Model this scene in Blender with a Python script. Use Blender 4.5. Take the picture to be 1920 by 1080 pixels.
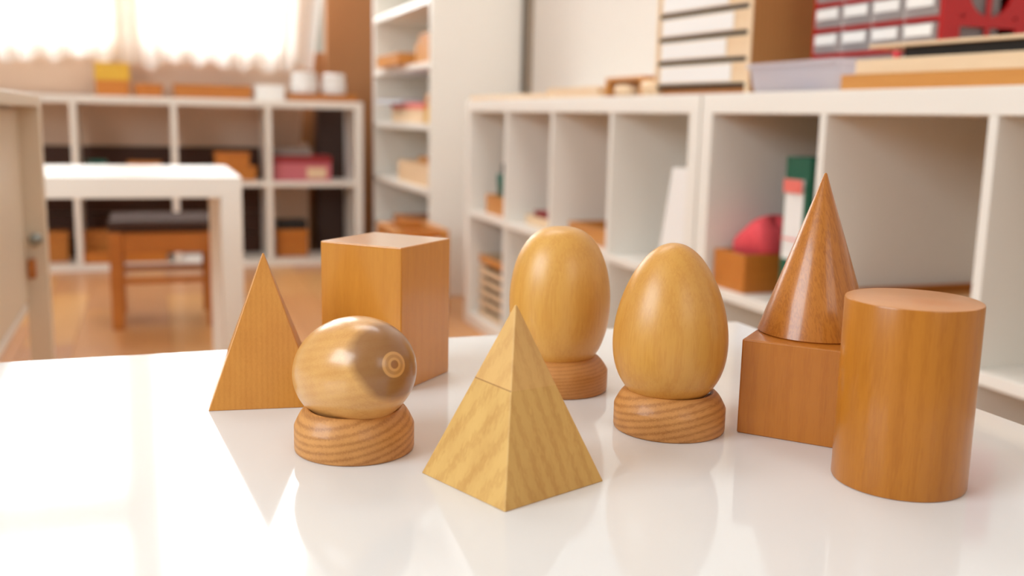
import bpy, bmesh, math, random
from mathutils import Vector, Matrix
random.seed(7)
PI = math.pi
S = bpy.context.scene
COL = S.collection
for o in list(bpy.data.objects):
    bpy.data.objects.remove(o)

# ------------------------------------------------------------------ camera
def make_camera():
    a, p, r = math.radians(20.0), math.radians(9.72), math.radians(-1.29)
    fh = Vector((math.sin(a), math.cos(a), 0)); rt = Vector((math.cos(a), -math.sin(a), 0)); up = Vector((0, 0, 1))
    fw = fh * math.cos(p) - up * math.sin(p); u = up * math.cos(p) + fh * math.sin(p)
    R = rt * math.cos(r) - u * math.sin(r); U = u * math.cos(r) + rt * math.sin(r)
    cd = bpy.data.cameras.new('camera'); cam = bpy.data.objects.new('camera', cd); COL.objects.link(cam)
    m = Matrix((R, U, -fw)).transposed().to_4x4(); m.translation = (0, 0, .717)
    cam.matrix_world = m
    cd.sensor_width = 36; cd.lens = 36 * 1868 / 1920; cd.clip_start = .02
    cd.dof.use_dof = True; cd.dof.focus_distance = .49; cd.dof.aperture_fstop = 7.0
    S.camera = cam
make_camera()

# ------------------------------------------------------------------ world, lights, exposure
w = bpy.data.worlds.new('world'); S.world = w; w.use_nodes = True
bg = w.node_tree.nodes['Background']; bg.inputs[0].default_value = (1, .87, .70, 1); bg.inputs[1].default_value = .42
def area(name, loc, target, sx, sy, power, color):
    d = bpy.data.lights.new(name, 'AREA'); d.shape = 'RECTANGLE'; d.size = sx; d.size_y = sy; d.energy = power; d.color = color
    o = bpy.data.objects.new(name, d); COL.objects.link(o); o.location = loc
    o.rotation_euler = (Vector(target) - Vector(loc)).to_track_quat('-Z', 'Y').to_euler()
    return o
area('daylight_roof_window', (-.05, 5.25, 2.15), (-.05, 4.5, 1.75), 1.9, 2.0, 115, (.88, .96, 1))
area('daylight_side_window', (-2.4, .15, 1.95), (.5, .8, .5), 1.7, 1.3, 66, (.78, .915, 1))
area('fill_rear', (.55, -1.9, 1.9), (1.1, 3.6, .8), 1.1, 1.2, 9, (.82, .93, 1))  # unseen fill light added behind the camera to brighten the bookcase side
area('fill_ceiling', (.35, 2.1, 2.6), (.5, 2.8, .8), 1.1, 1.1, 19, (.95, .98, 1))  # added overhead fill without a fixture, brightens bookcase side and floor
S.view_settings.view_transform = 'Standard'; S.view_settings.look = 'None'
S.view_settings.gamma = 1; S.view_settings.use_curve_mapping = False; S.view_settings.exposure = 0.18
S.cycles.use_denoising = True
S.cycles.max_bounces = 8; S.cycles.diffuse_bounces = 5; S.cycles.transparent_max_bounces = 12

# ------------------------------------------------------------------ materials
def srgb(r, g, b):
    f = lambda c: (c / 255 / 12.92) if c <= 10 else ((c / 255 + .055) / 1.055) ** 2.4
    return (f(r), f(g), f(b), 1)
class Mat:
    def __init__(s, name, color, rough=.5, **k):
        s.m = bpy.data.materials.new(name); s.m.use_nodes = True; s.t = s.m.node_tree; s.n = s.t.nodes
        s.b = s.n['Principled BSDF']; s.b.inputs['Base Color'].default_value = color; s.b.inputs['Roughness'].default_value = rough
        for a, v in k.items(): s.b.inputs[a.replace('_', ' ')].default_value = v
    def node(s, t, **k):
        n = s.n.new(t)
        for a, v in k.items(): setattr(n, a, v)
        return n
    def link(s, a, b): s.t.links.new(a, b)
    def math(s, op, a, b=None, c=None):
        n = s.node('ShaderNodeMath', operation=op)
        for i, v in enumerate((a, b, c)):
            if v is None: continue
            if isinstance(v, (int, float)): n.inputs[i].default_value = v
            else: s.link(v, n.inputs[i])
        return n.outputs[0]
    def mix(s, f, a, b):
        n = s.node('ShaderNodeMix', data_type='RGBA')
        for i, v in ((0, f), (6, a), (7, b)):
            if isinstance(v, (int, float, tuple)): n.inputs[i].default_value = v
            else: s.link(v, n.inputs[i])
        return n.outputs[2]
def noise_vary(M, color, amt=.06, scale=6):
    tc = M.node('ShaderNodeTexCoord'); n = M.node('ShaderNodeTexNoise'); n.inputs['Scale'].default_value = scale; n.inputs['Detail'].default_value = 3
    M.link(tc.outputs['Object'], n.inputs['Vector'])
    dark = tuple(c * (1 - amt * 2) for c in color[:3]) + (1,)
    M.link(M.mix(n.outputs[0], color, dark), M.b.inputs['Base Color'])
def plain(name, rgb, rough=.45, amt=.04, scale=5, **k):
    c = srgb(*rgb); M = Mat(name, c, rough, **k); noise_vary(M, c, amt, scale); return M.m
def wood(name, light, dark, scale=1., axis='Z', rings=.35, wave=.01, distort=3., dscale=1.2, band=None, rough=.33, coat=.35, grain=.35, tilt=0, seam=None, patch=False, offs=0., bump=0.0, spec=.35, zrot=0, cr=.12, endgrain_sheen=None):
    """varnished wood: long fibres along axis, growth bands across, fine streaks"""
    L, D = srgb(*light), srgb(*dark); M = Mat(name, L, rough)
    M.b.inputs['Specular IOR Level'].default_value = spec; M.b.inputs['Coat Weight'].default_value = coat; M.b.inputs['Coat Roughness'].default_value = cr
    tc = M.node('ShaderNodeTexCoord')
    mp = M.node('ShaderNodeMapping'); mp.inputs['Location'].default_value = (offs, offs * .7, offs * .3)
    mp.inputs['Rotation'].default_value = (math.radians(tilt), math.radians(tilt * .5), math.radians(zrot))
    M.link(tc.outputs['Object'], mp.inputs['Vector'])
    st = M.node('ShaderNodeMapping'); k = 1 / 12.
    st.inputs['Scale'].default_value = {'Z': (1, 1, k), 'X': (k, 1, 1), 'Y': (1, k, 1)}[axis]
    M.link(mp.outputs[0], st.inputs['Vector'])
    n1 = M.node('ShaderNodeTexNoise'); n1.inputs['Scale'].default_value = 900 * scale; n1.inputs['Detail'].default_value = 4; n1.inputs['Roughness'].default_value = .65
    n2 = M.node('ShaderNodeTexNoise'); n2.inputs['Scale'].default_value = 90 * scale; n2.inputs['Detail'].default_value = 2
    M.link(st.outputs[0], n1.inputs['Vector']); M.link(st.outputs[0], n2.inputs['Vector'])
    wv = M.node('ShaderNodeTexWave', wave_type='BANDS', bands_direction=band or ('X' if axis != 'X' else 'Y'), wave_profile='SIN')
    wv.inputs['Scale'].default_value = .314 / wave; wv.inputs['Distortion'].default_value = distort; wv.inputs['Detail'].default_value = 2; wv.inputs['Detail Scale'].default_value = dscale
    M.link(st.outputs[0], wv.inputs['Vector'])
    f = M.math('MULTIPLY', M.math('POWER', wv.outputs['Fac'], 2.), rings)
    g = M.math('MULTIPLY', M.math('SUBTRACT', n1.outputs[0], .5), grain * 1.6)
    h = M.math('MULTIPLY', M.math('SUBTRACT', n2.outputs[0], .4), .8)
    fac = M.node('ShaderNodeClamp'); M.link(M.math('ADD', M.math('ADD', f, g), h), fac.inputs[0])
    col = M.mix(fac.outputs[0], L, D)
    if endgrain_sheen:              # top sheen painted into the colour, over slightly pale end grain
        sn = M.node('ShaderNodeSeparateXYZ'); M.link(tc.outputs['Normal'], sn.inputs[0])
        col = M.mix(M.math('MULTIPLY', M.math('GREATER_THAN', sn.outputs[2], .9), .75), col, srgb(*endgrain_sheen))
    if seam is not None:      # a fine glue line of the laminated block on one face
        z, w_ = seam; sp = M.node('ShaderNodeSeparateXYZ'); M.link(tc.outputs['Object'], sp.inputs[0])
        d = M.math('ABSOLUTE', M.math('SUBTRACT', M.math('ADD', sp.outputs[2], M.math('MULTIPLY', sp.outputs[0], -.06)), z))
        on = M.math('MULTIPLY', M.math('LESS_THAN', d, w_), M.math('MULTIPLY', M.math('GREATER_THAN', sp.outputs[0], 0.), M.math('GREATER_THAN', sp.outputs[1], 0.)))
        above = M.math('MULTIPLY', M.math('GREATER_THAN', M.math('ADD', sp.outputs[2], M.math('MULTIPLY', sp.outputs[0], -.06)), z), .22)
        col = M.mix(above, col, srgb(232, 178, 122))
        col = M.mix(M.math('MULTIPLY', on, .75), col, srgb(138, 88, 46))
    if patch:                 # heartwood stain and a round knot on the egg's end (axis = local Z)
        sp = M.node('ShaderNodeSeparateXYZ'); M.link(tc.outputs['Object'], sp.inputs[0])
        nz = M.node('ShaderNodeTexNoise'); nz.inputs['Scale'].default_value = 45; nz.inputs['Detail'].default_value = 3
        M.link(tc.outputs['Object'], nz.inputs['Vector'])
        e1 = M.math('POWER', M.math('DIVIDE', M.math('SUBTRACT', sp.outputs[0], .0045), .0215), 2.)
        e2 = M.math('POWER', M.math('DIVIDE', M.math('SUBTRACT', sp.outputs[1], .0020), .0175), 2.)
        t = M.math('ADD', M.math('ADD', e1, e2), M.math('MULTIPLY', M.math('SUBTRACT', nz.outputs[0], .5), .55))
        mr = M.node('ShaderNodeMapRange'); mr.inputs[1].default_value = 1.12; mr.inputs[2].default_value = .80; M.link(t, mr.inputs[0])
        col = M.mix(M.math('MULTIPLY', M.math('MULTIPLY', mr.outputs[0], M.math('GREATER_THAN', sp.outputs[2], 0.)), .80), col, srgb(128, 80, 42))
        r = M.math('SQRT', M.math('ADD', M.math('POWER', M.math('SUBTRACT', sp.outputs[0], KNOT[0]), 2.), M.math('POWER', M.math('SUBTRACT', sp.outputs[1], KNOT[1]), 2.)))
        tip = M.math('GREATER_THAN', sp.outputs[2], 0.)
        k1 = M.math('MULTIPLY', M.math('LESS_THAN', r, .0058), tip)
        col = M.mix(M.math('MULTIPLY', k1, .85), col, srgb(214, 158, 92))
        rg = M.math('MULTIPLY', M.math('LESS_THAN', M.math('ABSOLUTE', M.math('SUBTRACT', r, .0038)), .0007), tip)
        col = M.mix(M.math('MULTIPLY', rg, .45), col, srgb(150, 95, 45))
        k2 = M.math('MULTIPLY', M.math('LESS_THAN', r, .0019), tip)
        col = M.mix(M.math('MULTIPLY', k2, .8), col, srgb(140, 82, 40))
    M.link(col, M.b.inputs['Base Color'])
    bp = M.node('ShaderNodeBump'); bp.inputs['Strength'].default_value = .08 + bump; bp.inputs['Distance'].default_value = .0004
    M.link(n1.outputs[0], bp.inputs['Height']); M.link(bp.outputs[0], M.b.inputs['Normal'])
    return M.m
PATCH = (-.004, .002); KNOT = (0, 0)

M_ = {}
M_['white'] = plain('white_furniture_foil', (240, 234, 225), .32, .02)
M_['gloss'] = plain('white_gloss_lacquer', (232, 230, 228), .07, .015)
M_['gloss'].node_tree.nodes['Principled BSDF'].inputs['IOR'].default_value = 1.55
M_['cream'] = plain('cream_painted_wood', (226, 212, 190), .4, .03)
M_['wall'] = plain('cream_wall_paint', (228, 219, 210), .85, .02, 2)
M_['slope'] = plain('dusty_rose_plaster', (230, 200, 176), .85, .03, 3)
M_['brownwall'] = plain('brown_wall_paint', (158, 108, 66), .8, .06, 3)
M_['darkwood'] = wood('dark_stained_boards', (78, 44, 26), (44, 22, 12), .12, 'X', rough=.55, coat=0)
M_['darkbrown'] = plain('dark_brown_matte', (64, 38, 26), .6, .1)
M_['greybrown'] = plain('grey_brown_strip', (150, 132, 112), .6, .05)
M_['ceil'] = plain('white_ceiling_paint', (242, 238, 232), .9, .02, 2)
M_['backlight'] = plain('light_beige_back_board', (232, 222, 208), .7, .02)
M_['backshade'] = plain('shade_tinted_back_board', (214, 190, 160), .7, .03)  # warm shade inside the near cubes is tinted into this board
M_['black'] = plain('black_plastic', (22, 19, 18), .45, .1)
M_['metal'] = plain('grey_metal', (150, 155, 150), .3, .05, Metallic=.8)
M_['pine'] = wood('pale_pine', (236, 208, 172), (216, 176, 130), .25, 'Y', rough=.5, coat=.05)
M_['orange'] = wood('honey_stained_wood', (206, 142, 72), (182, 108, 44), .22, 'Y', rough=.42, coat=.15)
M_['orangex'] = wood('honey_stained_wood_x', (200, 122, 46), (170, 92, 26), .22, 'X', rough=.42, coat=.15)
M_['deep'] = wood('deep_honey_wood', (190, 118, 48), (160, 88, 30), .22, 'X', rough=.42, coat=.1)
M_['tan'] = wood('tan_side_board', (190, 134, 78), (168, 112, 58), .22, 'Z', rough=.5, coat=.05)
M_['yellow'] = plain('yellow_card', (226, 176, 52), .5)
M_['pink'] = plain('rose_pink_card', (206, 110, 118), .55)
M_['redlid'] = plain('dark_red_card', (150, 30, 34), .5)
M_['greycard'] = plain('grey_card', (150, 138, 130), .6)
M_['greyplastic'] = plain('pale_grey_plastic', (206, 198, 196), .45)
M_['green'] = plain('green_binder_board', (16, 92, 68), .35)
M_['teal'] = plain('teal_plastic', (20, 104, 90), .35)
M_['red'] = plain('red_plastic', (184, 12, 18), .3)
M_['label'] = plain('white_paper', (240, 236, 232), .6, .01)
M_['labelred'] = plain('label_red_print', (236, 116, 104), .6)
M_['cloth'] = plain('coral_pink_fabric', (238, 84, 92), .85)
M_['blue'] = plain('blue_card', (84, 122, 176), .5)
M_['redpencil'] = plain('red_pencil', (180, 40, 40), .4)
M_['porcelain'] = plain('white_porcelain', (240, 236, 232), .25)
M_['brownseat'] = plain('dark_brown_woven_seat', (66, 38, 24), .9, .2, 60)
M_['stool'] = wood('brown_beech', (188, 116, 52), (152, 84, 30), .25, 'X', rough=.4, coat=.1)
def translucent(name, rgb, a, kind='TRANSLUCENT'):
    m = bpy.data.materials.new(name); m.use_nodes = True; t = m.node_tree; t.nodes.clear()
    o = t.nodes.new('ShaderNodeOutputMaterial'); mx = t.nodes.new('ShaderNodeMixShader'); mx2 = t.nodes.new('ShaderNodeMixShader')
    d = t.nodes.new('ShaderNodeBsdfDiffuse'); tl = t.nodes.new('ShaderNodeBsdfTranslucent'); tr = t.nodes.new('ShaderNodeBsdfTransparent')
    d.inputs[0].default_value = tl.inputs[0].default_value = srgb(*rgb)
    tc = t.nodes.new('ShaderNodeTexCoord'); nz = t.nodes.new('ShaderNodeTexNoise'); nz.inputs['Scale'].default_value = 4
    mr = t.nodes.new('ShaderNodeMapRange'); mr.inputs[3].default_value = a - .05; mr.inputs[4].default_value = a + .05
    t.links.new(tc.outputs['Object'], nz.inputs['Vector']); t.links.new(nz.outputs[0], mr.inputs[0])
    mx.inputs[0].default_value = .65; t.links.new(d.outputs[0], mx.inputs[1]); t.links.new(tl.outputs[0], mx.inputs[2])
    t.links.new(mr.outputs[0], mx2.inputs[0]); t.links.new(mx.outputs[0], mx2.inputs[1]); t.links.new(tr.outputs[0], mx2.inputs[2])
    t.links.new(mx2.outputs[0], o.inputs[0]); return m
M_['sheer'] = translucent('sheer_white_curtain', (252, 249, 245), .34)
M_['clear'] = translucent('frosted_clear_plastic', (242, 238, 242), .34)
M_['drawerclear'] = translucent('cloudy_drawer_plastic', (236, 230, 228), .22)
g = Mat('window_glass', (1, 1, 1, 1), .02); g.b.inputs['Transmission Weight'].default_value = 1; g.b.inputs['IOR'].default_value = 1.02; M_['glass'] = g.m

# ------------------------------------------------------------------ mesh helpers
def B(): return bmesh.new()
def bx(bm, x0, x1, y0, y1, z0, z1, rot=None):
    vs = [bm.verts.new((x, y, z)) for z in (z0, z1) for x, y in ((x0, y0), (x1, y0), (x1, y1), (x0, y1))]
    for f in ((3, 2, 1, 0), (4, 5, 6, 7), (0, 1, 5, 4), (1, 2, 6, 5), (2, 3, 7, 6), (3, 0, 4, 7)):
        bm.faces.new([vs[i] for i in f])
    if rot: bmesh.ops.transform(bm, matrix=rot, verts=vs)
    return bm
def lathe(bm, prof, n=64, c=(0, 0)):
    rings = []
    for r, z in prof:
        if r < 1e-7: rings.append([bm.verts.new((c[0], c[1], z))])
        else: rings.append([bm.verts.new((c[0] + r * math.cos(2 * PI * i / n), c[1] + r * math.sin(2 * PI * i / n), z)) for i in range(n)])
    for a, b in zip(rings[:-1], rings[1:]):
        for i in range(n):
            j = (i + 1) % n
            if len(a) == 1 and len(b) == 1: continue
            if len(a) == 1: bm.faces.new((a[0], b[j], b[i]))
            elif len(b) == 1: bm.faces.new((a[i], a[j], b[0]))
            else: bm.faces.new((a[i], a[j], b[j], b[i]))
    return bm
def obj(name, bm, mat, parent=None, bevel=0, smooth=False, loc=None, rz=None):
    bmesh.ops.recalc_face_normals(bm, faces=bm.faces)
    me = bpy.data.meshes.new(name); bm.to_mesh(me); bm.free()
    o = bpy.data.objects.new(name, me); COL.objects.link(o)
    me.materials.append(M_[mat] if isinstance(mat, str) else mat)
    if parent: o.parent = parent
    if loc is not None: o.location = loc
    if rz is not None: o.rotation_euler[2] = rz
    if smooth:
        for p in me.polygons: p.use_smooth = True
    if bevel:
        md = o.modifiers.new('bevel', 'BEVEL'); md.width = bevel; md.segments = 3; md.limit_method = 'ANGLE'; md.angle_limit = math.radians(40)
        if not smooth:
            for p in me.polygons: p.use_smooth = True
            md.harden_normals = True
    return o
def tag(o, label, cat, group=None):
    o['label'] = label; o['category'] = cat
    if group: o['group'] = group
    return o
def thing(name, label, cat, loc=(0, 0, 0), rz=0, group=None):
    o = bpy.data.objects.new(name, None); COL.objects.link(o); o.empty_display_size = .05
    o.location = loc; o.rotation_euler[2] = rz
    return tag(o, label, cat, group)
def box(name, x0, x1, y0, y1, z0, z1, mat, parent=None, bevel=.0015):
    """a box whose origin is its base centre"""
    c = ((x0 + x1) / 2, (y0 + y1) / 2, z0)
    return obj(name, bx(B(), x0 - c[0], x1 - c[0], y0 - c[1], y1 - c[1], 0, z1 - z0), mat, parent, bevel, loc=c)
def struct(o, parent=None):
    if parent is None: o['kind'] = 'structure'
    return o
def tray(name, label, x0, x1, y0, y1, z, h, mat, t=.007, group=None, rz=0, cat='tray'):
    """open tray or box: a bottom and four sides, each a part"""
    cx, cy = (x0 + x1) / 2, (y0 + y1) / 2; a, b = (x1 - x0) / 2, (y1 - y0) / 2
    T = thing(name, label, cat, (cx, cy, z), rz, group)
    box('bottom', -a + t, a - t, -b + t, b - t, 0, t, mat, T, .0005)
    box('side', -a, -a + t, -b, b, 0, h, mat, T, .001); box('side', a - t, a, -b, b, 0, h, mat, T, .001)
    box('side', -a + t, a - t, -b, -b + t, 0, h, mat, T, .001); box('side', -a + t, a - t, b - t, b, 0, h, mat, T, .001)
    return T
def lidbox(name, label, x0, x1, y0, y1, z, h, mat, lid, lidmat, cat='box', group=None):
    cx, cy = (x0 + x1) / 2, (y0 + y1) / 2; a, b = (x1 - x0) / 2, (y1 - y0) / 2
    T = thing(name, label, cat, (cx, cy, z), 0, group)
    box('body', -a, a, -b, b, 0, h - lid, mat, T, .002)
    box('lid', -a - .003, a + .003, -b - .003, b + .003, h - lid, h, lidmat, T, .002)
    return T

# ------------------------------------------------------------------ the room
fl = struct(box('floor', -1.8, 1.46, -1.5, 5.25, -.05, -.004, 'deep', None, 0))
MP = [wood('floor_plank_%s' % n, a, b, .1, 'Y', rough=.38, coat=.25, offs=k) for n, a, b, k in (
    ('light', (222, 168, 108), (196, 138, 82), 0), ('warm', (214, 154, 96), (188, 126, 70), 3.1), ('rosy', (206, 150, 104), (180, 122, 78), 5.7))]
meshes = {}
def plank(w_, l_, m):
    k = (round(w_, 3), round(l_, 3), m)
    if k not in meshes:
        o = obj('plank', bx(B(), -w_ / 2, w_ / 2, -l_ / 2, l_ / 2, 0, .004), MP[m], fl); meshes[k] = o.data
    else:
        o = bpy.data.objects.new('plank', meshes[k]); COL.objects.link(o); o.parent = fl
    return o
pw, pl_ = .136, .9
foff = Vector(fl.location)
nx = int(3.26 / pw)
for i in range(nx):
    x = -1.8 + (i + .5) * 3.26 / nx
    y = 1.2 - (i * .37 % 1) * pl_
    while y < 5.25:
        a, b = max(y, .9), min(y + pl_, 5.25)
        if b - a > .05:
            o = plank(3.26 / nx - .002, b - a - .002, random.randrange(3))
            o.location = Vector((x, (a + b) / 2, -.004)) - foff
        y += pl_
wr = struct(box('wall_right', 1.425, 1.6, -1.5, 5.25, 0, 2.75, 'wall', None, 0))
struct(box('wall_back', -1.8, 1.6, 5.25, 5.4, 0, 1.02, 'brownwall', None, 0))
struct(box('wall_gable', .86, 1.425, 5.2, 5.25, 0, 2.75, 'brownwall', None, 0))
struct(box('ceiling', -2.6, 1.6, -1.5, 5.25, 2.75, 2.80, 'ceil', None, 0))
# attic slope with a window opening; u runs along X, v up the slope from its foot
F0 = Vector((0, 5.16, .53)); vdir = Vector((0, -.41, .912)).normalized(); ndir = Vector((0, -.912, -.41)).normalized()
def slab(name, u0, u1, v0, v1, mat, t=.09, u0t=None, u1t=None, off=0, parent=None, bevel=0):
    u0t = u0 if u0t is None else u0t; u1t = u1 if u1t is None else u1t
    bm = B(); vs = []
    for d in (0, 1):
        for u, v in ((u0, v0), (u1, v0), (u1t, v1), (u0t, v1)):
            vs.append(bm.verts.new(F0 + Vector((u, 0, 0)) + vdir * v + ndir * (off - d * t)))
    for f in ((0, 1, 2, 3), (7, 6, 5, 4), (0, 4, 5, 1), (1, 5, 6, 2), (2, 6, 7, 3), (3, 7, 4, 0)):
        bm.faces.new([vs[i] for i in f])
    return obj(name, bm, mat, parent, bevel)
EX = lambda v: .715 + .03 * v
struct(slab('wall_slope', -1.8, EX(0), 0, .50, 'slope', u1t=EX(.5)))
struct(slab('wall_slope', .64, EX(.5), .50, 2.44, 'slope', u0t=.64, u1t=EX(2.44)))
struct(slab('wall_slope', -1.8, -.74, .50, 2.44, 'slope'))
struct(slab('wall_slope', -.74, .64, 2.30, 2.44, 'slope'))
wn = thing('window_1', 'roof window', 'window', F0 + vdir * .5); del wn['category']; del wn['label']; wn['kind'] = 'structure'
bpy.context.view_layer.update()
def wpart(name, *a, **k):
    o = slab(name, *a, **k); o.parent = wn; o.matrix_parent_inverse = wn.matrix_world.inverted(); return o
for a in ((-.74, .64, .50, .55), (-.74, .64, 2.24, 2.30), (-.74, -.70, .55, 2.24), (.60, .64, .55, 2.24)):
    wpart('window_frame', *a, 'pine', t=.09, off=0)
wpart('glazing_bar', -.15, .0, .55, 2.24, 'pine', t=.05, off=-.02)
wpart('glazing_bar', -.70, -.15, 1.66, 1.84, 'pine', t=.05, off=-.02)
wpart('window_pane', -.70, .60, .55, 2.24, 'glass', t=.006, off=-.04)
# curtain : sheer cloth hung over the window, gathered in folds
def curtain():
    bm = B(); nu, nv = 150, 24; rows = []
    for j in range(nv + 1):
        v = j / nv; row = []
        for i in range(nu + 1):
            u = i / nu; x = -.86 + u * (.745 + .16 * v - (-.86))
            hem = .462 + .012 * math.sin(u * 21) + .01 * math.sin(u * 53 + 1) + .02 * (u - .5) * -1
            vv = hem + v * (2.38 - hem)
            d = .075 + (.022 * math.sin(x * 62) + .012 * math.sin(x * 23 + 1)) * (1 - .3 * v)
            row.append(bm.verts.new(F0 + Vector((x, 0, 0)) + vdir * vv + ndir * d))
        rows.append(row)
    for a, b in zip(rows[:-1], rows[1:]):
        for i in range(nu): bm.faces.new((a[i], a[i + 1], b[i + 1], b[i]))
    o = obj('curtain', bm, 'sheer', None, 0, True)
    tag(o, 'sheer white curtain drawn across the bright roof window', 'curtain')
curtain()
bm = B(); r0 = .012
lathe(bm, [(0, 0), (r0, 0), (r0, 1.95), (0, 1.95)], 16); bmesh.ops.transform(bm, matrix=Matrix.Rotation(PI / 2, 4, 'Y'), verts=bm.verts)
tag(obj('curtain_rod', bm, 'white', None, 0, True, loc=F0 + Vector((-.95, 0, 0)) + vdir * 2.39 + ndir * .075), 'white rod carrying the sheer curtain at the slope top', 'rod')
# dark boarded knee wall under the slope
kw = struct(box('wall_knee', -1.8, .76, 5.17, 5.25, 0, .56, 'slope', None, 0))
nb = 5
for i in range(nb):
    o = box('panel', -1.8, .53, 5.152, 5.17, .01 + i * .107, .01 + (i + 1) * .107 - .004, 'darkwood', None, .003)
    o.location -= Vector(kw.location); o.parent = kw
struct(box('shade_strip', .80, .94, 5.11, 5.20, 0, .76, 'darkbrown', None, .004))  # dark upright board stands for the shaded foot of the brown wall
struct(box('wall_strip', 1.412, 1.425, 3.74, 3.79, 0, 2.75, 'greybrown', None, .002))  # narrow grey-brown strip on the wall beside the bookcase
struct(box('baseboard_right', 1.41, 1.425, 0, 3.7, 0, .05, 'white', None, .002))

# ------------------------------------------------------------------ shelf units
def cube_unit(name, label, x0, x1, y0, y1, n, along='Y', rows=(.038, .379, .397, .733, .771), outer=.04, cat='shelf unit', mid=.018, div=.016, back=None):
    T = thing(name, label, cat, ((x0 + x1) / 2, (y0 + y1) / 2, 0))
    a, b = (x1 - x0) / 2, (y1 - y0) / 2; z = rows
    box('top_panel', -a, a, -b, b, z[3], z[4], 'white', T); box('bottom_panel', -a, a, -b, b, 0, z[0], 'white', T)
    L = (b if along == 'Y' else a)
    def slab_(nm, l0, l1, z0, z1):
        if along == 'Y': box(nm, -a, a, l0, l1, z0, z1, 'white', T, .001)
        else: box(nm, l0, l1, -b, b, z0, z1, 'white', T, .001)
    slab_('side_panel', -L, -L + outer, z[0], z[3]); slab_('side_panel', L - outer, L, z[0], z[3])
    cw = (2 * L - 2 * outer - (n - 1) * div) / n
    for i in range(n - 1):
        l = -L + outer + cw * (i + 1) + div * i
        slab_('divider', l, l + div, z[0], z[1]); slab_('divider', l, l + div, z[2], z[3])
    if back: box('back_panel', a, a + .004, -b + .005, b - .005, .01, .765, back, T, 0)  # board added behind the open cubes; the near unit's tint carries their shade
    slab_('shelf', -L + outer, L - outer, z[1], z[2])
    return T
KX0, KX1 = 1.03, 1.41
cube_unit('cube_shelf_unit', 'white cube shelf unit standing beside the tall white bookcase', KX0, KX1, 1.764, 3.325, 4, back='backlight')
cube_unit('cube_shelf_unit', 'white cube shelf unit nearest the camera, holding the green binder', KX0, KX1, .286, 1.756, 4, back='backshade')
cube_unit('open_shelf_unit', 'white open backed shelf unit under the curtained window', -.745, .957, 4.75, 5.03, 4, 'X', (.03, .374, .396, .738, .771), .038, mid=.022, div=.026)
def bookcase():
    y0, y1 = 3.80, 4.86; T = thing('tall_bookcase', 'tall white bookcase with a wide blank side panel, next to the brown wall', 'bookcase', (1.215, (y0 + y1) / 2, 0))
    b = (y1 - y0) / 2; a = .185
    box('side_panel', -a, a, -b, -b + .022, 0, 2.1, 'white', T); box('side_panel', -a, a, b - .022, b, 0, 2.1, 'white', T)
    box('top_panel', -a, a, -b + .022, b - .022, 2.078, 2.1, 'white', T)
    box('back_panel', a - .008, a, -b + .022, b - .022, .0, 2.078, 'white', T, 0)
    for z in (.06, .21, .43, .685, .925, 1.17, 1.41, 1.65, 1.88):
        box('shelf', -a, a - .008, -b + .022, b - .022, z - .026, z, 'white', T, .001)
    box('plinth', -a + .02, -a + .035, -b + .022, b - .022, 0, .034, 'white', T, .001)
bookcase()

# ------------------------------------------------------------------ tables, stool, crate, cabinet
def side_table(label, x0, x1, y0, y1, h, mat):
    T = thing('side_table', label, 'table', ((x0 + x1) / 2, (y0 + y1) / 2, 0)); a, b = (x1 - x0) / 2, (y1 - y0) / 2
    box('tabletop', -a, a, -b, b, h - .05, h, mat, T, .0018)
    for sx in (-1, 1):
        for sy in (-1, 1):
            box('leg', sx * a - (sx > 0) * .05, sx * a + (sx < 0) * .05, sy * b - (sy > 0) * .05, sy * b + (sy < 0) * .05, 0, h - .05, mat, T, .0015)
    return T
TZ = .56
side_table('glossy white square table in the foreground carrying the wooden solids', -.118, .438, .118, .674, TZ, 'gloss')
side_table('small white table in the background above the brown stool', -.62, .207, 2.50, 3.045, TZ, 'white')
def stool():
    T = thing('stool', 'small brown wooden stool with dark woven seat, behind the background table', 'stool', (.034, 3.60, 0)); a, b = .172, .165
    box('seat', -a, a, -b, b, .322, .357, 'brownseat', T, .01)
    for sx in (-1, 1):
        for sy in (-1, 1):
            c = (sx * (a - .022), sy * (b - .022)); box('leg', c[0] - .019, c[0] + .019, c[1] - .019, c[1] + .019, 0, .322, 'stool', T, .004)
    for sy in (-1, 1):
        y = sy * (b - .022)
        box('apron', -a + .041, a - .041, y - .01, y + .01, .252, .32, 'stool', T, .002)
        box('stretcher', -a + .041, a - .041, y - .009, y + .009, .150, .170, 'stool', T, .004)
    for sx in (-1, 1):
        x = sx * (a - .022)
        box('apron', x - .01, x + .01, -b + .041, b - .041, .252, .32, 'stool', T, .002)
        box('stretcher', x - .009, x + .009, -b + .041, b - .041, .19, .21, 'stool', T, .004)
stool()
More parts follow.
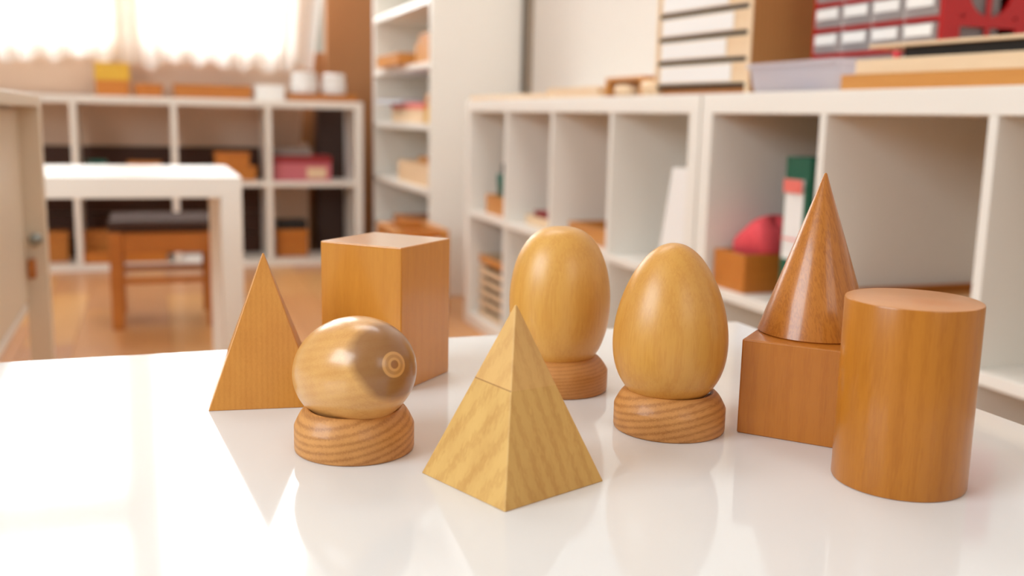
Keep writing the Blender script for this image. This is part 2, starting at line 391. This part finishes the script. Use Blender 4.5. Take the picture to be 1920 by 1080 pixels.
def crate():
    x0, x1, y0, y1, h = .80, 1.0, 3.42, 3.72, .315
    T = thing('slatted_crate', 'honey coloured wooden crate with slatted sides standing beside the white cube shelf', 'crate', ((x0 + x1) / 2, (y0 + y1) / 2, 0)); a, b = (x1 - x0) / 2, (y1 - y0) / 2
    for sx in (-1, 1):
        for sy in (-1, 1):
            box('post', sx * a - (sx > 0) * .026, sx * a + (sx < 0) * .026, sy * b - (sy > 0) * .026, sy * b + (sy < 0) * .026, 0, h - .03, 'orange', T, .002)
    for sx in (-1, 1): box('rail', sx * a - (sx > 0) * .03, sx * a + (sx < 0) * .03, -b, b, h - .03, h, 'orange', T, .003)
    for sy in (-1, 1): box('rail', -a + .03, a - .03, sy * b - (sy > 0) * .03, sy * b + (sy < 0) * .03, h - .03, h, 'orangex', T, .003)
    for k in range(6):
        z = .03 + k * .042
        for sx in (-1, 1): box('slat', sx * (a - .012) - .005, sx * (a - .012) + .005, -b + .026, b - .026, z, z + .024, 'orange', T, .001)
        for sy in (-1, 1): box('slat', -a + .026, a - .026, sy * (b - .012) - .005, sy * (b - .012) + .005, z, z + .024, 'orangex', T, .001)
    box('bottom', -a + .027, a - .027, -b + .027, b - .027, .01, .022, 'orange', T, .001)
crate()
def left_cabinet():
    T = thing('raised_cabinet', 'cream painted cabinet on legs at the left edge of the photo', 'cabinet', (-.40, 1.50, 0))
    def b(n, x0, x1, y0, y1, z0, z1, m, p=T, bv=.002): return box(n, x0 + .40, x1 + .40, y0 - 1.5, y1 - 1.5, z0, z1, m, p, bv)
    b('top_panel', -.60, -.178, 1.03, 1.975, .718, .738, 'cream')
    b('body', -.58, -.222, 1.07, 1.93, .372, .718, 'cream')
    b('bottom_edge', -.59, -.214, 1.07, 1.93, .357, .372, 'white')
    for x0 in (-.60, -.215):
        for y0 in (1.04, 1.93): b('leg', x0, x0 + .037, y0, y0 + .038, 0, .718, 'cream')
    for i, (y0, y1) in enumerate(((1.08, 1.495), (1.505, 1.92))):
        d = b('door', -.222, -.212, y0, y1, .380, .712, 'cream')
    L = obj('latch', lathe(B(), [(0, 0), (.006, 0), (.006, .010), (.011, .012), (.011, .02), (.007, .026), (0, .026)], 24), 'metal', T, 0, True, loc=(.206, .43, .487)); L.rotation_euler[0] = PI / 2
    b('catch_block', -.209, -.197, 1.916, 1.93, .418, .452, 'stool')
left_cabinet()

# ------------------------------------------------------------------ things on the far open shelf unit
Z1, Z2, Z0 = .771, .396, .03
lidbox('wooden_box', 'tall wooden box with yellow lid on top of the far open shelf', -.215, -.075, 4.86, 4.94, Z1, .145, 'orangex', .075, 'yellow')
lidbox('wooden_box', 'low honey wooden box between the yellow lidded box and the long tray', -.055, .065, 4.86, 4.95, Z1, .058, 'orangex', .015, 'orangex')
tray('wooden_tray', 'long deep honey tray on top of the far open shelf', .112, .456, 4.85, 4.96, Z1, .062, 'deep')
lidbox('card_box', 'plain white box between the long tray and the jars', .475, .607, 4.86, 4.95, Z1, .07, 'label', .018, 'label')
tray('wooden_tray', 'shallow honey tray carrying two white jars on the far shelf', .622, .938, 4.80, 4.955, Z1, .034, 'deep')
def jar(x, y, z, r, h, label):
    T = thing('jar', label, 'jar', (x, y, z), 0, 'white jars on the honey tray')
    obj('body', lathe(B(), [(0, 0), (r * .8, 0), (r * .96, .006), (r, h * .3), (r, h * .68), (r * .9, h * .76), (r * .82, h * .78), (0, h * .78)], 40), 'porcelain', T, 0, True)
    obj('lid', lathe(B(), [(0, h * .78), (r * .9, h * .78), (r * .93, h * .82), (r * .9, h * .97), (r * .8, h), (0, h)], 40), 'porcelain', T, 0, True)
jar(.702, 4.878, Z1 + .007, .064, .128, 'white jar on the shallow tray, the one nearer the white box')
jar(.842, 4.878, Z1 + .007, .058, .124, 'white jar on the shallow tray, the one at the shelf end')
lidbox('wooden_box', 'wide honey wooden box in the far shelf cell left of the pink box', .300, .470, 4.86, 4.96, Z2, .066, 'orangex', .015, 'orangex')
lidbox('wooden_box', 'smaller honey box stacked on the wide honey box', .285, .440, 4.865, 4.95, Z2 + .066, .066, 'orangex', .02, 'orangex')
pk = thing('storage_box', 'rose pink storage box with dark red lid in the far shelf', 'box', (.683, 4.92, Z2))
box('body', -.135, .135, -.09, .09, 0, .085, 'pink', pk); box('lid', -.138, .138, -.093, .093, .085, .117, 'redlid', pk)
box('printed_patch', .02, .11, -.0915, -.09, .012, .062, 'pine', pk, 0)
lidbox('card_box', 'flat grey box lying on top of the pink storage box', .556, .73, 4.86, 4.96, Z2 + .117, .034, 'greycard', .012, 'greycard')
def ball_thing():
    T = thing('plastic_bowl', 'small green bowl in the far shelf cell behind the white table', 'bowl', (-.226, 4.86, Z2))
    obj('bowl_body', lathe(B(), [(0, 0), (.02, 0), (.034, .02), (.04, .05), (.043, .085), (.038, .085), (.034, .05), (.028, .022), (0, .012)], 32), 'teal', T, 0, True)
    obj('rim', lathe(B(), [(.043, .081), (.046, .083), (.046, .088), (.043, .09), (.038, .088), (.038, .082), (.043, .081)], 32), 'teal', T, 0, True)
ball_thing()
lidbox('wooden_box', 'wooden box beside the green bowl, mostly hidden by the white table', -.095, .045, 4.86, 4.96, Z2, .085, 'orangex', .02, 'orangex')
lidbox('wooden_box', 'dark honey box in the lowest left cell of the far shelf', -.49, -.36, 4.85, 4.97, Z0, .135, 'deep', .03, 'deep')
lidbox('wooden_box', 'brown honey box just right of the far shelf divider, behind the stool', -.30, -.19, 4.88, 4.98, Z0, .135, 'deep', .03, 'deep')
tray('wooden_tray', 'low honey tray on the bottom board seen through the stool', -.30, .06, 4.78, 4.86, Z0, .05, 'orangex')
lidbox('card_box', 'low white box on the bottom board seen through the stool', .105, .25, 4.78, 4.87, Z0, .045, 'label', .012, 'greycard')
lidbox('wooden_box', 'honey wooden box in the lower right cell of the far shelf', .561, .706, 4.85, 4.96, Z0, .13, 'orangex', .03, 'orangex')
bk_ = thing('toy_case', 'black case lying on the honey box in the lower right cell', 'case', (.634, 4.905, Z0 + .13))
box('black_body', -.07, .07, -.05, .05, 0, .045, 'black', bk_, .005); 
box('handle', -.02, .02, -.056, -.05, .015, .028, 'black', bk_, .002)

# ------------------------------------------------------------------ things in the tall bookcase (shelf tops .43 .685 .925 ...)
tray('wooden_tray', 'honey tray sticking out over the edge of the highest visible bookcase shelf', .995, 1.20, 4.20, 4.62, .925, .05, 'orange')
def blocks(name, label, x, y, z, dims, mat):
    T = thing(name, label, 'wooden blocks', (x, y, z)); zz = 0
    for i, (a, b, h, dx, dy) in enumerate(dims):
        box('block', dx - a, dx + a, dy - b, dy + b, zz, zz + h, mat, T, .002); zz += h
    return T
tag(box('wooden_block', 1.05, 1.13, 3.86, 4.12, .925, 1.01, 'orange'), 'honey wooden block on the highest visible bookcase shelf, right of the tray', 'block')
tag(box('wooden_block', 1.06, 1.11, 3.89, 4.10, 1.01, 1.045, 'orange'), 'smaller block lying on top of the honey block in the bookcase', 'block')
def papers():
    T = thing('picture_book', 'blue covered picture book lying slanted across the bookcase shelf', 'book', (1.10, 4.40, .765), .15)
    box('page_block', -.10, .10, -.15, .15, .002, .014, 'label', T, .0005); box('cover', -.102, .102, -.153, .153, .014, .017, 'blue', T, .0005); box('cover', -.102, .102, -.153, .153, 0, .002, 'blue', T, .0005)
    T = lidbox('game_box', 'pale yellow game box with reddish lid on the middle bookcase shelf', 1.045, 1.22, 3.96, 4.52, .685, .08, 'pine', .022, 'labelred')
    T = lidbox('game_box', 'small honey game box at the near end of the middle bookcase shelf', 1.05, 1.2, 3.85, 3.945, .685, .115, 'yellow', .04, 'orange')
papers()
tray('wooden_tray', 'deep pale honey tray on the third visible bookcase shelf', 1.045, 1.24, 3.85, 4.40, .43, .09, 'pine', .01)
lidbox('wooden_box', 'honey box standing inside the pale tray on the bookcase shelf', 1.09, 1.2, 3.95, 4.2, .44, .105, 'orange', .03, 'orange')
lidbox('wooden_box', 'honey box on the bookcase shelf just above the prism', 1.05, 1.22, 3.86, 4.5, .21, .055, 'orange', .02, 'deep')

# ------------------------------------------------------------------ things in the cube shelf beside the bookcase
KS = .397
tray('wooden_box', 'open honey box holding a green pencil cup in the leftmost cube', 1.07, 1.20, 3.02, 3.22, KS, .062, 'orange', cat='box')
def cup(x, y, z):
    T = thing('pencil_cup', 'green pencil cup standing in the open honey box', 'cup', (x, y, z))
    obj('cup_body', lathe(B(), [(0, 0), (.028, 0), (.037, .120), (.037, .126), (.034, .126), (.026, .004), (0, .004)], 32), 'teal', T, 0, True)
    for i, (m, lab) in enumerate((('redpencil', 'short red pencil leaning in the green cup'), ('teal', 'short teal pencil in the green cup'), ('black', 'short black pencil in the green cup'), ('blue', 'short blue pencil in the green cup'))):
        a = i * PI / 2 + .4; bm = B(); lathe(bm, [(0, 0), (.004, 0), (.004, .145), (.0015, .157), (0, .157)], 8)
        o = tag(obj('pencil', bm, m, None, 0, True, loc=(x + .013 * math.cos(a), y + .013 * math.sin(a), z + .0045)), lab, 'pencil', 'pencils in the green cup')
        o.rotation_euler = (.08 * math.sin(a) * -1, .08 * math.cos(a), 0)
cup(1.118, 3.135, KS + .007)
tray('wooden_tray', 'pale flat tray in the second cube from the bookcase', 1.08, 1.30, 2.60, 2.86, KS, .028, 'pine')
tag(box('wooden_board', 1.10, 1.26, 2.62, 2.84, KS + .007, KS + .042, 'redlid'), 'dark red board lying in the pale flat tray', 'board')
tray('wooden_tray', 'honey tray in the third cube from the bookcase, behind the back egg', 1.07, 1.30, 2.19, 2.50, KS, .045, 'orange')
def whiteboard():
    T = thing('white_folder', 'plain white folder standing at a lean in the cube left of the shelf joint', 'folder', (1.10, 1.835, KS))
    bm = B(); v = [bm.verts.new(p) for p in ((-.045, .125, 0), (.22, .125, 0), (.22, .072, .222), (-.045, .072, .222), (-.045, .030, 0), (.22, .030, 0), (.22, -.023, .222), (-.045, -.023, .222))]
    for f in ((0, 1, 2, 3), (7, 6, 5, 4), (0, 4, 5, 1), (1, 5, 6, 2), (2, 6, 7, 3), (3, 7, 4, 0)): bm.faces.new([v[i] for i in f])
    obj('cover', bm, 'label', T, .001)
whiteboard()
def basket():
    x0, x1, y0, y1, z, h = 1.06, 1.32, 3.0, 3.25, .038, .215
    T = thing('slatted_basket', 'tan slatted basket in the bottom left cube', 'basket', ((x0 + x1) / 2, (y0 + y1) / 2, z)); a, b = (x1 - x0) / 2, (y1 - y0) / 2
    box('bottom', -a + .01, a - .01, -b + .01, b - .01, 0, .008, 'pine', T, .001)
    for k in range(6):
        zz = .004 + k * .036
        for sx in (-1, 1): box('slat', sx * a - (sx > 0) * .006, sx * a + (sx < 0) * .006, -b, b, zz, zz + .018 + (k == 5) * .01, 'orange' if k == 5 else 'pine', T, .001)
        for sy in (-1, 1): box('slat', -a + .006, a - .006, sy * b - (sy > 0) * .006, sy * b + (sy < 0) * .006, zz, zz + .018 + (k == 5) * .01, 'pine', T, .001)
    for sx in (-1, 1):
        for sy in (-1, 1): box('post', sx * (a - .012) - .005, sx * (a - .012) + .005, sy * (b - .012) - .005, sy * (b - .012) + .005, .008, h - .01, 'pine', T, .001)
    box('liner', -a + .018, a - .018, -b + .018, b - .018, .008, .17, 'darkbrown', T, .004)
basket()

# ------------------------------------------------------------------ things in the nearest cube shelf
tray('wooden_box', 'honey finger-jointed wooden box under the coral cloth beside the green binder', 1.045, 1.22, 1.595, 1.705, KS, .074, 'orangex', .009, cat='box')
def cloth():
    bm = B(); n, m = 40, 22; R = []
    for j in range(m + 1):
        t = j / m; row = []
        for i in range(n):
            a = 2 * PI * i / n
            r = math.sin(t * PI) ** .8
            f = 1 + .10 * math.sin(a * 3 + t * 3) + .06 * math.sin(a * 7 + 2 + t * 5) + .03 * math.sin(a * 12 + t * 9)
            x = .065 * r * math.cos(a) * f; y = .050 * r * math.sin(a) * f
            z = .045 * (1 - math.cos(t * PI))
            row.append(bm.verts.new((x, y - .22 * z + .006, z * (1 + .10 * math.sin(a * 2 + 1)))))
        R.append(row)
    for p, q in zip(R[:-1], R[1:]):
        for i in range(n): bm.faces.new((p[i], p[(i + 1) % n], q[(i + 1) % n], q[i]))
    bmesh.ops.remove_doubles(bm, verts=bm.verts, dist=1e-5)
    o = obj('cloth', bm, 'cloth', None, 0, True, loc=(1.128, 1.648, KS + .047))
    tag(o, 'crumpled coral pink cloth heaped in the honey wooden box', 'cloth')
cloth()
def binder():
    # spine faces -X; slab stands upright on the shelf
    T = thing('lever_arch_binder', 'dark green lever arch binder with a white spine label standing in the cube', 'binder', (1.085, 1.500, KS), math.radians(0)); a, b, h = .0, .036, .262
    box('spine', -.004, 0, -b, b, 0, h, 'green', T, .001)
    box('cover', 0, .26, -b, -b + .003, 0, h, 'green', T, .001); box('cover', 0, .26, b - .003, b, 0, h, 'green', T, .001)
    box('page_block', .012, .24, -b + .006, b - .006, .006, h - .02, 'label', T, .001)
    lb = box('spine_label', -.0048, -.004, -.022, .032, .078, .222, 'label', T, 0)
    box('label_header', -.0053, -.0048, -.022 - .005, .032 - .005, .120, .144, 'labelred', lb, 0)
    box('label_line', -.0053, -.0048, -.022 - .005, .032 - .005, .036, .039, 'labelred', lb, 0)
    bm = lathe(B(), [(.007, 0), (.0125, 0), (.0125, .0015), (.007, .0015), (.007, 0)], 32)
    o = obj('finger_ring', bm, 'metal', T, 0, True, loc=(-.004, .008, .052)); o.rotation_euler[1] = -PI / 2
    bm = lathe(B(), [(0, 0), (.0075, 0), (.0075, .0008), (0, .0008)], 32)
    o = obj('finger_hole', bm, 'black', T, 0, True, loc=(-.004, .008, .052)); o.rotation_euler[1] = -PI / 2
binder()
tray('wooden_tray', 'flat honey compartment tray in the wide empty looking cube behind the cone', 1.09, 1.385, 1.045, 1.350, KS, .052, 'deep')
for k in range(5):
    tag(box('wooden_block', 1.105, 1.37, 1.056 + k * .057, 1.056 + k * .057 + .050, KS + .007, KS + .040 + .004 * (k % 2), 'pine' if k % 2 else 'orange'),
        ['narrow flat block at the near end of the tray behind the cylinder', 'second flat block from the near end of the tray behind the cylinder', 'middle flat block in the tray behind the cylinder', 'second flat block from the far end of the tray behind the cone', 'flat block at the far end of the tray beside the cone'][k], 'block', 'flat blocks in the tray behind the cone')

# ------------------------------------------------------------------ things on top of the cube shelves
KT = .771
tag(box('wooden_board', 1.035, 1.18, 2.62, 3.30, KT, KT + .014, 'pine'), 'long pale board lying on the shelf top at the bookcase end', 'board')
tag(box('wooden_board', 1.035, 1.17, 2.265, 2.60, KT, KT + .026, 'pine'), 'thicker pale board on the shelf top left of the honey toy bridge', 'board')
def frame():
    T = thing('toy_bridge', 'honey wooden toy bridge on the shelf top between boards and drawers', 'frame', (1.10, 2.155, KT))
    box('post', -.05, .05, .085, .100, 0, .036, 'orange', T, .002); box('post', -.05, .05, -.100, -.082, 0, .036, 'orange', T, .002)
    box('crossbar', -.05, .05, -.100, .100, .036, .046, 'orange', T, .002)
frame()
def puck(x, y, r, h, label, nm='wooden_disc', cat='disc'):
    tag(obj(nm, lathe(B(), [(0, 0), (r * .8, 0), (r, h * .25), (r, h * .75), (r * .8, h), (0, h)], 40), 'pine', None, 0, True, loc=(x, y, KT)), label, cat)
puck(1.065, 2.155, .033, .026, 'pale round wooden disc lying in front of the honey toy bridge')
puck(1.068, 2.022, .034, .034, 'pale round wooden drum between the honey toy bridge and the drawer cabinet', 'wooden_drum', 'drum')
# drawer cabinet with pale drawer fronts
def drawer_cabinet():
    # local frame: +Y runs away along the drawer fronts, +X into the cabinet
    T = thing('map_cabinet', 'tall wooden cabinet of flat white fronted drawers on the shelf top', 'cabinet', (1.060, 1.640, KT), math.radians(4.5)); L, D, H = .330, .24, .318
    box('plinth', .012, D - .01, .012, L - .01, 0, .014, 'deep', T, .001)
    box('side_panel', 0, D, -.0, .011, .0, H, 'tan', T, .001); box('side_panel', 0, D, L - .008, L, 0, H, 'pine', T, .001)
    box('front_edging', -.002, 0, 0, .011, 0, H, 'pine', T, 0)
    box('top_panel', 0, D, .011, L - .008, H - .01, H, 'tan', T, .001)
    box('back_panel', D - .006, D, .011, L - .008, .014, H - .01, 'tan', T, 0)
    for k in range(6):
        z = .0215 + k * .0485
        d = box('drawer', .0015, D - .015, .014, L - .011, z, z + .0385, 'pine', T, .001)
        dl = L - .025
        box('drawer_card', -D / 2 + .0065, -D / 2 + .0075, -dl / 2 + .045 + .02 * (k % 2), dl / 2 - .012, 0.003, .0355, 'label', d, 0)
        box('gap_shade', .003, D - .02, .012, L - .009, z - .0085, z - .0012, 'black', T, 0)  # black slab stands for the shade in the gap below each drawer
drawer_cabinet()
# clear tub
def tub():
    T = thing('plastic_tub', 'clear plastic tub with blue bits inside, in front of the drawer cabinet', 'tub', (1.078, 1.492, KT)); 
    def loop(bm, a, b, r, z, n=6):
        out = []
        for cx, cy, s in ((a - r, b - r, 0), (-a + r, b - r, 1), (-a + r, -b + r, 2), (a - r, -b + r, 3)):
            for i in range(n + 1):
                t = (s + i / n) * PI / 2; out.append(bm.verts.new((cx + r * math.cos(t), cy + r * math.sin(t), z)))
        return out
    def skin(bm, loops, cap=True):
        for p, q in zip(loops[:-1], loops[1:]):
            for i in range(len(p)): bm.faces.new((p[i], p[(i + 1) % len(p)], q[(i + 1) % len(p)], q[i]))
        if cap: bm.faces.new(loops[0])
    bm = B(); skin(bm, [loop(bm, .030, .118, .014, 0), loop(bm, .033, .124, .016, .012), loop(bm, .037, .132, .018, .046)])
    o = obj('tub_body', bm, 'clear', T, 0, True); md = o.modifiers.new('thick', 'SOLIDIFY'); md.thickness = .0012
    bm = B(); skin(bm, [loop(bm, .037, .132, .018, .043), loop(bm, .042, .138, .02, .043), loop(bm, .042, .138, .02, .051), loop(bm, .036, .131, .018, .051), loop(bm, .036, .131, .018, .043)], False)
    obj('rim', bm, 'clear', T, 0, True)
    for i in range(9):
        y = 1.41 + i * .020; x = 1.078 + .012 * math.sin(i * 2.1); r = .011
        bm = B(); bmesh.ops.create_icosphere(bm, subdivisions=2, radius=r)
        for v in bm.verts: v.co *= 1 + .15 * math.sin(v.co.x * 300 + i) ; 
        for v in bm.verts: v.co.z *= .8
        tag(obj('glass_bead', bm, 'blue' if i in (2, 3, 4, 6) else 'greyplastic', None, 0, True, loc=(x, y, KT + .0125)),
            'one of the blue beads in the middle of the clear tub' if i in (2, 3, 4, 6) else 'one of the grey beads on the bottom of the clear tub', 'bead', 'blue beads in the clear tub' if i in (2, 3, 4, 6) else 'grey beads in the clear tub')
tub()
# stacked boards and lid
def stack():
    a5 = math.radians(5)
    def lb(name, label, l0, l1, z0, z1, mat, rz, cat='board', x=1.040, y=1.348, d=.075, bv=.001):
        o = obj(name, bx(B(), 0, d, -l1, -l0, 0, z1 - z0), mat, None, bv, loc=(x, y, z0), rz=rz); return tag(o, label, cat)
    lb('wooden_board', 'orange honey board lying on the shelf top under the cream board', 0, .355, KT, KT + .024, 'orange', a5)
    lb('wooden_board', 'cream board lying on the orange honey board', .030, .50, KT + .024, KT + .046, 'pine', a5)
    T = thing('gap_lid', 'thin wooden lid with a black shaded gap beneath, on the cream board', 'case', (1.040, 1.348, KT + .046), a5)
    box('black_body', .012, .073, -.50, -.115, 0, .0165, 'black', T, .001); box('lid', .0, .078, -.52, -.055, .0165, .0215, 'pine', T, .0005)  # black body added in place of the shaded gap under the lid
    r = obj('wooden_bead', lathe(B(), [(0, 0), (.005, .001), (.0075, .006), (.005, .011), (0, .012)], 24), 'cloth', None, 0, True, loc=(1.059, 1.245, KT + .046)); tag(r, 'coral red bead peeking out beside the dark gap under the thin lid', 'bead')
stack()
# red drawer organiser
def organiser():
    tag(box('card_box', 1.145, 1.35, 1.225, 1.56, KT, KT + .062, 'greyplastic'), 'grey box under the red drawer organiser', 'box')
    x0, y0, L, D, H = 1.13, 1.238, .315, .20, .262
    T = thing('drawer_organiser', 'red plastic organiser with rows of small clear drawers', 'organiser', (x0, y0, KT + .062))
    # end walls: near one has a round and rectangular cut-outs
    def endwall(y, name='end_panel'):
        bm = B(); n = 40; t = .006
        # panel with hole grid built from strips: below, between, above cut-outs
        def q(a, b, c, d): bx(bm, a, b, y, y + t, c, d)
        q(0, D, 0, .006); q(0, .036, .006, H); q(.145, D, .006, H)
        q(.036, .145, .036, .050)
        q(.036, .145, .140, H)
        # round opening between z .050 and .140 (centre .0905,.095 r .043)
        cx, cz, r = .0905, .095, .043; rect = [(.036, .050), (.145, .050), (.145, .140), (.036, .140)]
        inner = [(cx + r * math.cos(2 * PI * i / n), cz + r * math.sin(2 * PI * i / n)) for i in range(n)]
        def outer(i):
            c, s = math.cos(2 * PI * i / n), math.sin(2 * PI * i / n)
            k = min((.0545 / abs(c)) if abs(c) > 1e-6 else 9, (.045 / abs(s)) if abs(s) > 1e-6 else 9); return (cx + k * c, cz + k * s)
        for yy in (y, y + t):
            A = [bm.verts.new((p[0], yy, p[1])) for p in inner]; O = [bm.verts.new((outer(i)[0], yy, outer(i)[1])) for i in range(n)]
            for i in range(n): bm.faces.new((A[i], A[(i + 1) % n], O[(i + 1) % n], O[i]))
            if yy == y: A0 = A
        for i in range(n): bm.faces.new((A0[i], A0[(i + 1) % n], A[(i + 1) % n], A[i]))
        obj(name, bm, 'red', T)
    endwall(0); endwall(L - .006)
    box('window_bar', .086, .095, .001, .005, .006, .138, 'red', T, .001)
    box('rear_panel', D - .004, D, .006, L - .006, 0, H, 'red', T, 0)
    box('top_panel', 0, D, .0, L, H, H + .006, 'red', T, .001)
    nr = 6; p = .0437; cw = (L - .012) / 4
    for r in range(nr):
        box('rail', 0, D - .004, .006, L - .006, r * p, r * p + .007, 'red', T, .001)
        for c in range(4):
            y = .006 + c * cw + .004
            d = box('drawer', -.004, .12, y, y + cw - .008, r * p + .0078, r * p + .0407, 'drawerclear', T, .002)
            box('label_card', -.0635, -.0622, -cw / 2 + .009, cw / 2 - .009, .014, .031, 'label', d, 0)
    for c in (1, 2, 3): box('rib', 0, .12, .006 + c * cw - .0015, .006 + c * cw + .0015, .007, H, 'greyplastic', T, 0)
organiser()

# ------------------------------------------------------------------ the wooden solids on the table
M_['w_pyr_back'] = wood('maple_back_pyramid', (210, 142, 60), (176, 100, 26), 1, 'Z', .16, .0028, 3.5, 16, offs=.3, zrot=45, grain=.25)
M_['w_prism'] = wood('maple_prism', (206, 136, 48), (176, 98, 24), 1, 'Z', .12, .006, 4, 25, offs=1.1, coat=1., cr=.16, endgrain_sheen=(228, 190, 158))
M_['w_pyr_front'] = wood('maple_front_pyramid', (214, 168, 96), (174, 116, 48), .9, 'Z', .28, .0062, 3.2, 14, tilt=0, zrot=18, band='Y', grain=.15, seam=(.0440, .00022), offs=2.3, rough=.45, coat=.08)
M_['w_egg'] = wood('maple_egg', (210, 152, 70), (184, 114, 38), .7, 'Z', .2, .007, 5, 20, offs=3.7, rough=.42, coat=.45, cr=.3)
M_['w_ovoid'] = wood('maple_ovoid', (218, 162, 78), (194, 128, 48), .7, 'Z', .2, .008, 5, 20, offs=4.9, rough=.42, coat=.45, cr=.3)
M_['w_ell'] = wood('maple_lying_egg', (216, 162, 94), (188, 122, 56), .9, 'X', .25, .004, 6, 25, rough=.3, coat=.5, cr=.2, patch=True, offs=6.2)
M_['w_cone'] = wood('alder_cone', (186, 114, 42), (142, 76, 20), .8, 'Z', .4, .007, 9, 22, rough=.3, coat=.3, tilt=14, offs=7.7)
M_['w_cube'] = wood('alder_cube', (186, 112, 36), (158, 84, 18), .9, 'Z', .2, .006, 4, 25, offs=8.3)
M_['w_cyl'] = wood('maple_cylinder', (182, 112, 34), (148, 80, 12), 1, 'Z', .22, .006, 4, 25, rough=.34, spec=.25, coat=.28, cr=.2, offs=9.4, endgrain_sheen=(206, 146, 98))
M_['w_stand'] = wood('beech_stand', (208, 146, 82), (152, 92, 42), 1.1, 'X', .5, .0034, 2.2, 18, band='Z', rough=.45, coat=.1, tilt=12, offs=.9, bump=.1)
M_['w_stand2'] = wood('beech_stand_back', (196, 134, 72), (160, 98, 44), 1.1, 'X', .4, .0019, 2, 18, band='Z', rough=.45, coat=.1, tilt=3, offs=1.9, bump=.1)
def pyramid(name, label, cx, cy, s, th, h, mat):
    bm = B(); c = [bm.verts.new((s * math.cos(i * PI / 2), s * math.sin(i * PI / 2), 0)) for i in range(4)]; ap = bm.verts.new((0, 0, h))
    bm.faces.new(c[::-1])
    for i in range(4): bm.faces.new((c[i], c[(i + 1) % 4], ap))
    tag(obj(name, bm, mat, None, .0006, loc=(cx, cy, TZ), rz=th), label, 'wooden solid')
def square_block(name, label, cx, cy, s, th, h, mat):
    bm = B(); c = [(s * math.cos(i * PI / 2), s * math.sin(i * PI / 2)) for i in range(4)]
    lo = [bm.verts.new((x, y, 0)) for x, y in c]; hi = [bm.verts.new((x, y, h)) for x, y in c]
    bm.faces.new(lo[::-1]); bm.faces.new(hi)
    for i in range(4): bm.faces.new((lo[i], lo[(i + 1) % 4], hi[(i + 1) % 4], hi[i]))
    tag(obj(name, bm, mat, None, .0009, loc=(cx, cy, TZ), rz=th), label, 'wooden solid')
pyramid('wooden_pyramid', 'pale maple pyramid at the very front with a glue line across its left face', .1456, .3947, .0405, 2.7276, .0789, 'w_pyr_front')
pyramid('wooden_pyramid', 'honey maple pyramid behind and left of the lying egg', .0566, .5572, .0412, 3.80, .0817, 'w_pyr_back')
square_block('wooden_prism', 'tall honey square prism at the back of the table behind the lying egg', .1309, .5798, .0393, 3.128, .0837, 'w_prism')
square_block('wooden_cube', 'reddish honey wooden block under the cone, half hidden by the cylinder', .3188, .4208, .0405, math.radians(-48 + 225), .0492, 'w_cube')
def revolve(name, label, loc, prof, mat, rz=0, bev=0):
    return tag(obj(name, lathe(B(), prof, 128), mat, None, bev, True, loc=loc, rz=rz), label, 'wooden solid')
def rim(r, z, dz, k=.0009):
    return [(r - k, z), (r - k * .3, z + dz * k * .3), (r, z + dz * k)]
cy_ = [(0, 0)] + rim(.0288, 0, 1) + rim(.0288, .0827, -1)[::-1] + [(0, .0827)]
revolve('wooden_cylinder', 'honey wooden cylinder at the right front of the table', (.3121, .3433, TZ), cy_, 'w_cyl')
cone = [(0, 0), (.0282, 0), (.0289, .0006), (.0286, .0016), (.0008, .0828), (.0004, .0833), (0, .0834)]
revolve('wooden_cone', 'reddish honey cone standing on the wooden block', (.3250, .4275, TZ + .0492), cone, 'w_cone')
for name in ('wooden_cylinder', 'wooden_cone'):
    me = bpy.data.objects[name].data
    if hasattr(me, 'set_sharp_from_angle'): me.set_sharp_from_angle(angle=math.radians(35))
def stand(label, x, y, mat, rz=0, r=.0287, r2=.0222):
    p = [(0, 0), (r - .001, 0), (r - .0002, .0004), (r, .0014), (r, .0118), (r - .0004, .0128)]
    for k in range(1, 7):
        t = k / 6; p.append((r - .0004 + (r2 + .0006 - r + .0004) * t, .0128 + .0076 * t + .0011 * math.sin(PI * t)))
    p += [(r2, .0206), (r2 - .0008, .0203), (r2 - .002, .0182), (.014, .0125), (.007, .0095), (0, .0088)]
    return tag(obj('egg_stand', lathe(B(), p, 128), mat, None, 0, True, loc=(x, y, TZ), rz=rz), label, 'stand')
stand('round beech stand under the pointed egg', .2492, .4416, 'w_stand', .3)
stand('round beech stand with slanting grain under the lying egg', .0871, .4544, 'w_stand', 1.4, .0283)
stand('round beech stand under the back ovoid, partly behind the front pyramid', .2230, .5284, 'w_stand2', .9, .0286, .0204)
def eggprof(h, rm, k, q, n=64):
    out = []
    for i in range(n + 1):
        t = PI * i / n; s = -math.cos(t); r = 0 if i in (0, n) else rm * math.sin(t) ** q * math.exp(-k * s)
        out.append((r, h * (1 + s) / 2))
    return out
revolve('wooden_egg', 'pale wooden egg standing upright with its pointed end up', (.2477, .4416, TZ + .0120), eggprof(.0843, .0287, .2081, .95), 'w_egg', .4)
revolve('wooden_ovoid', 'pale wooden ovoid with a rounded top standing behind the front pyramid', (.2221, .5284, TZ + .0110), eggprof(.0846, .0294, .0302, .74), 'w_ovoid', 1.7)
def lying():
    a, b, th, ph = .0385, .0258, -1.25, .288
    bm = B(); lathe(bm, [(0 if i in (0, 64) else b * math.sin(PI * i / 64), -a * math.cos(PI * i / 64)) for i in range(65)], 96)
    o = obj('wooden_ellipsoid', bm, 'w_ell', None, 0, True, loc=(.0867, .4544, .5974))
    ax = Vector((math.cos(th) * math.cos(ph), math.sin(th) * math.cos(ph), math.sin(ph)))
    o.rotation_mode = 'QUATERNION'; o.rotation_quaternion = ax.to_track_quat('Z', 'Y')
    tag(o, 'wooden egg lying on its side with a dark stain and round knot', 'wooden solid')
lying()
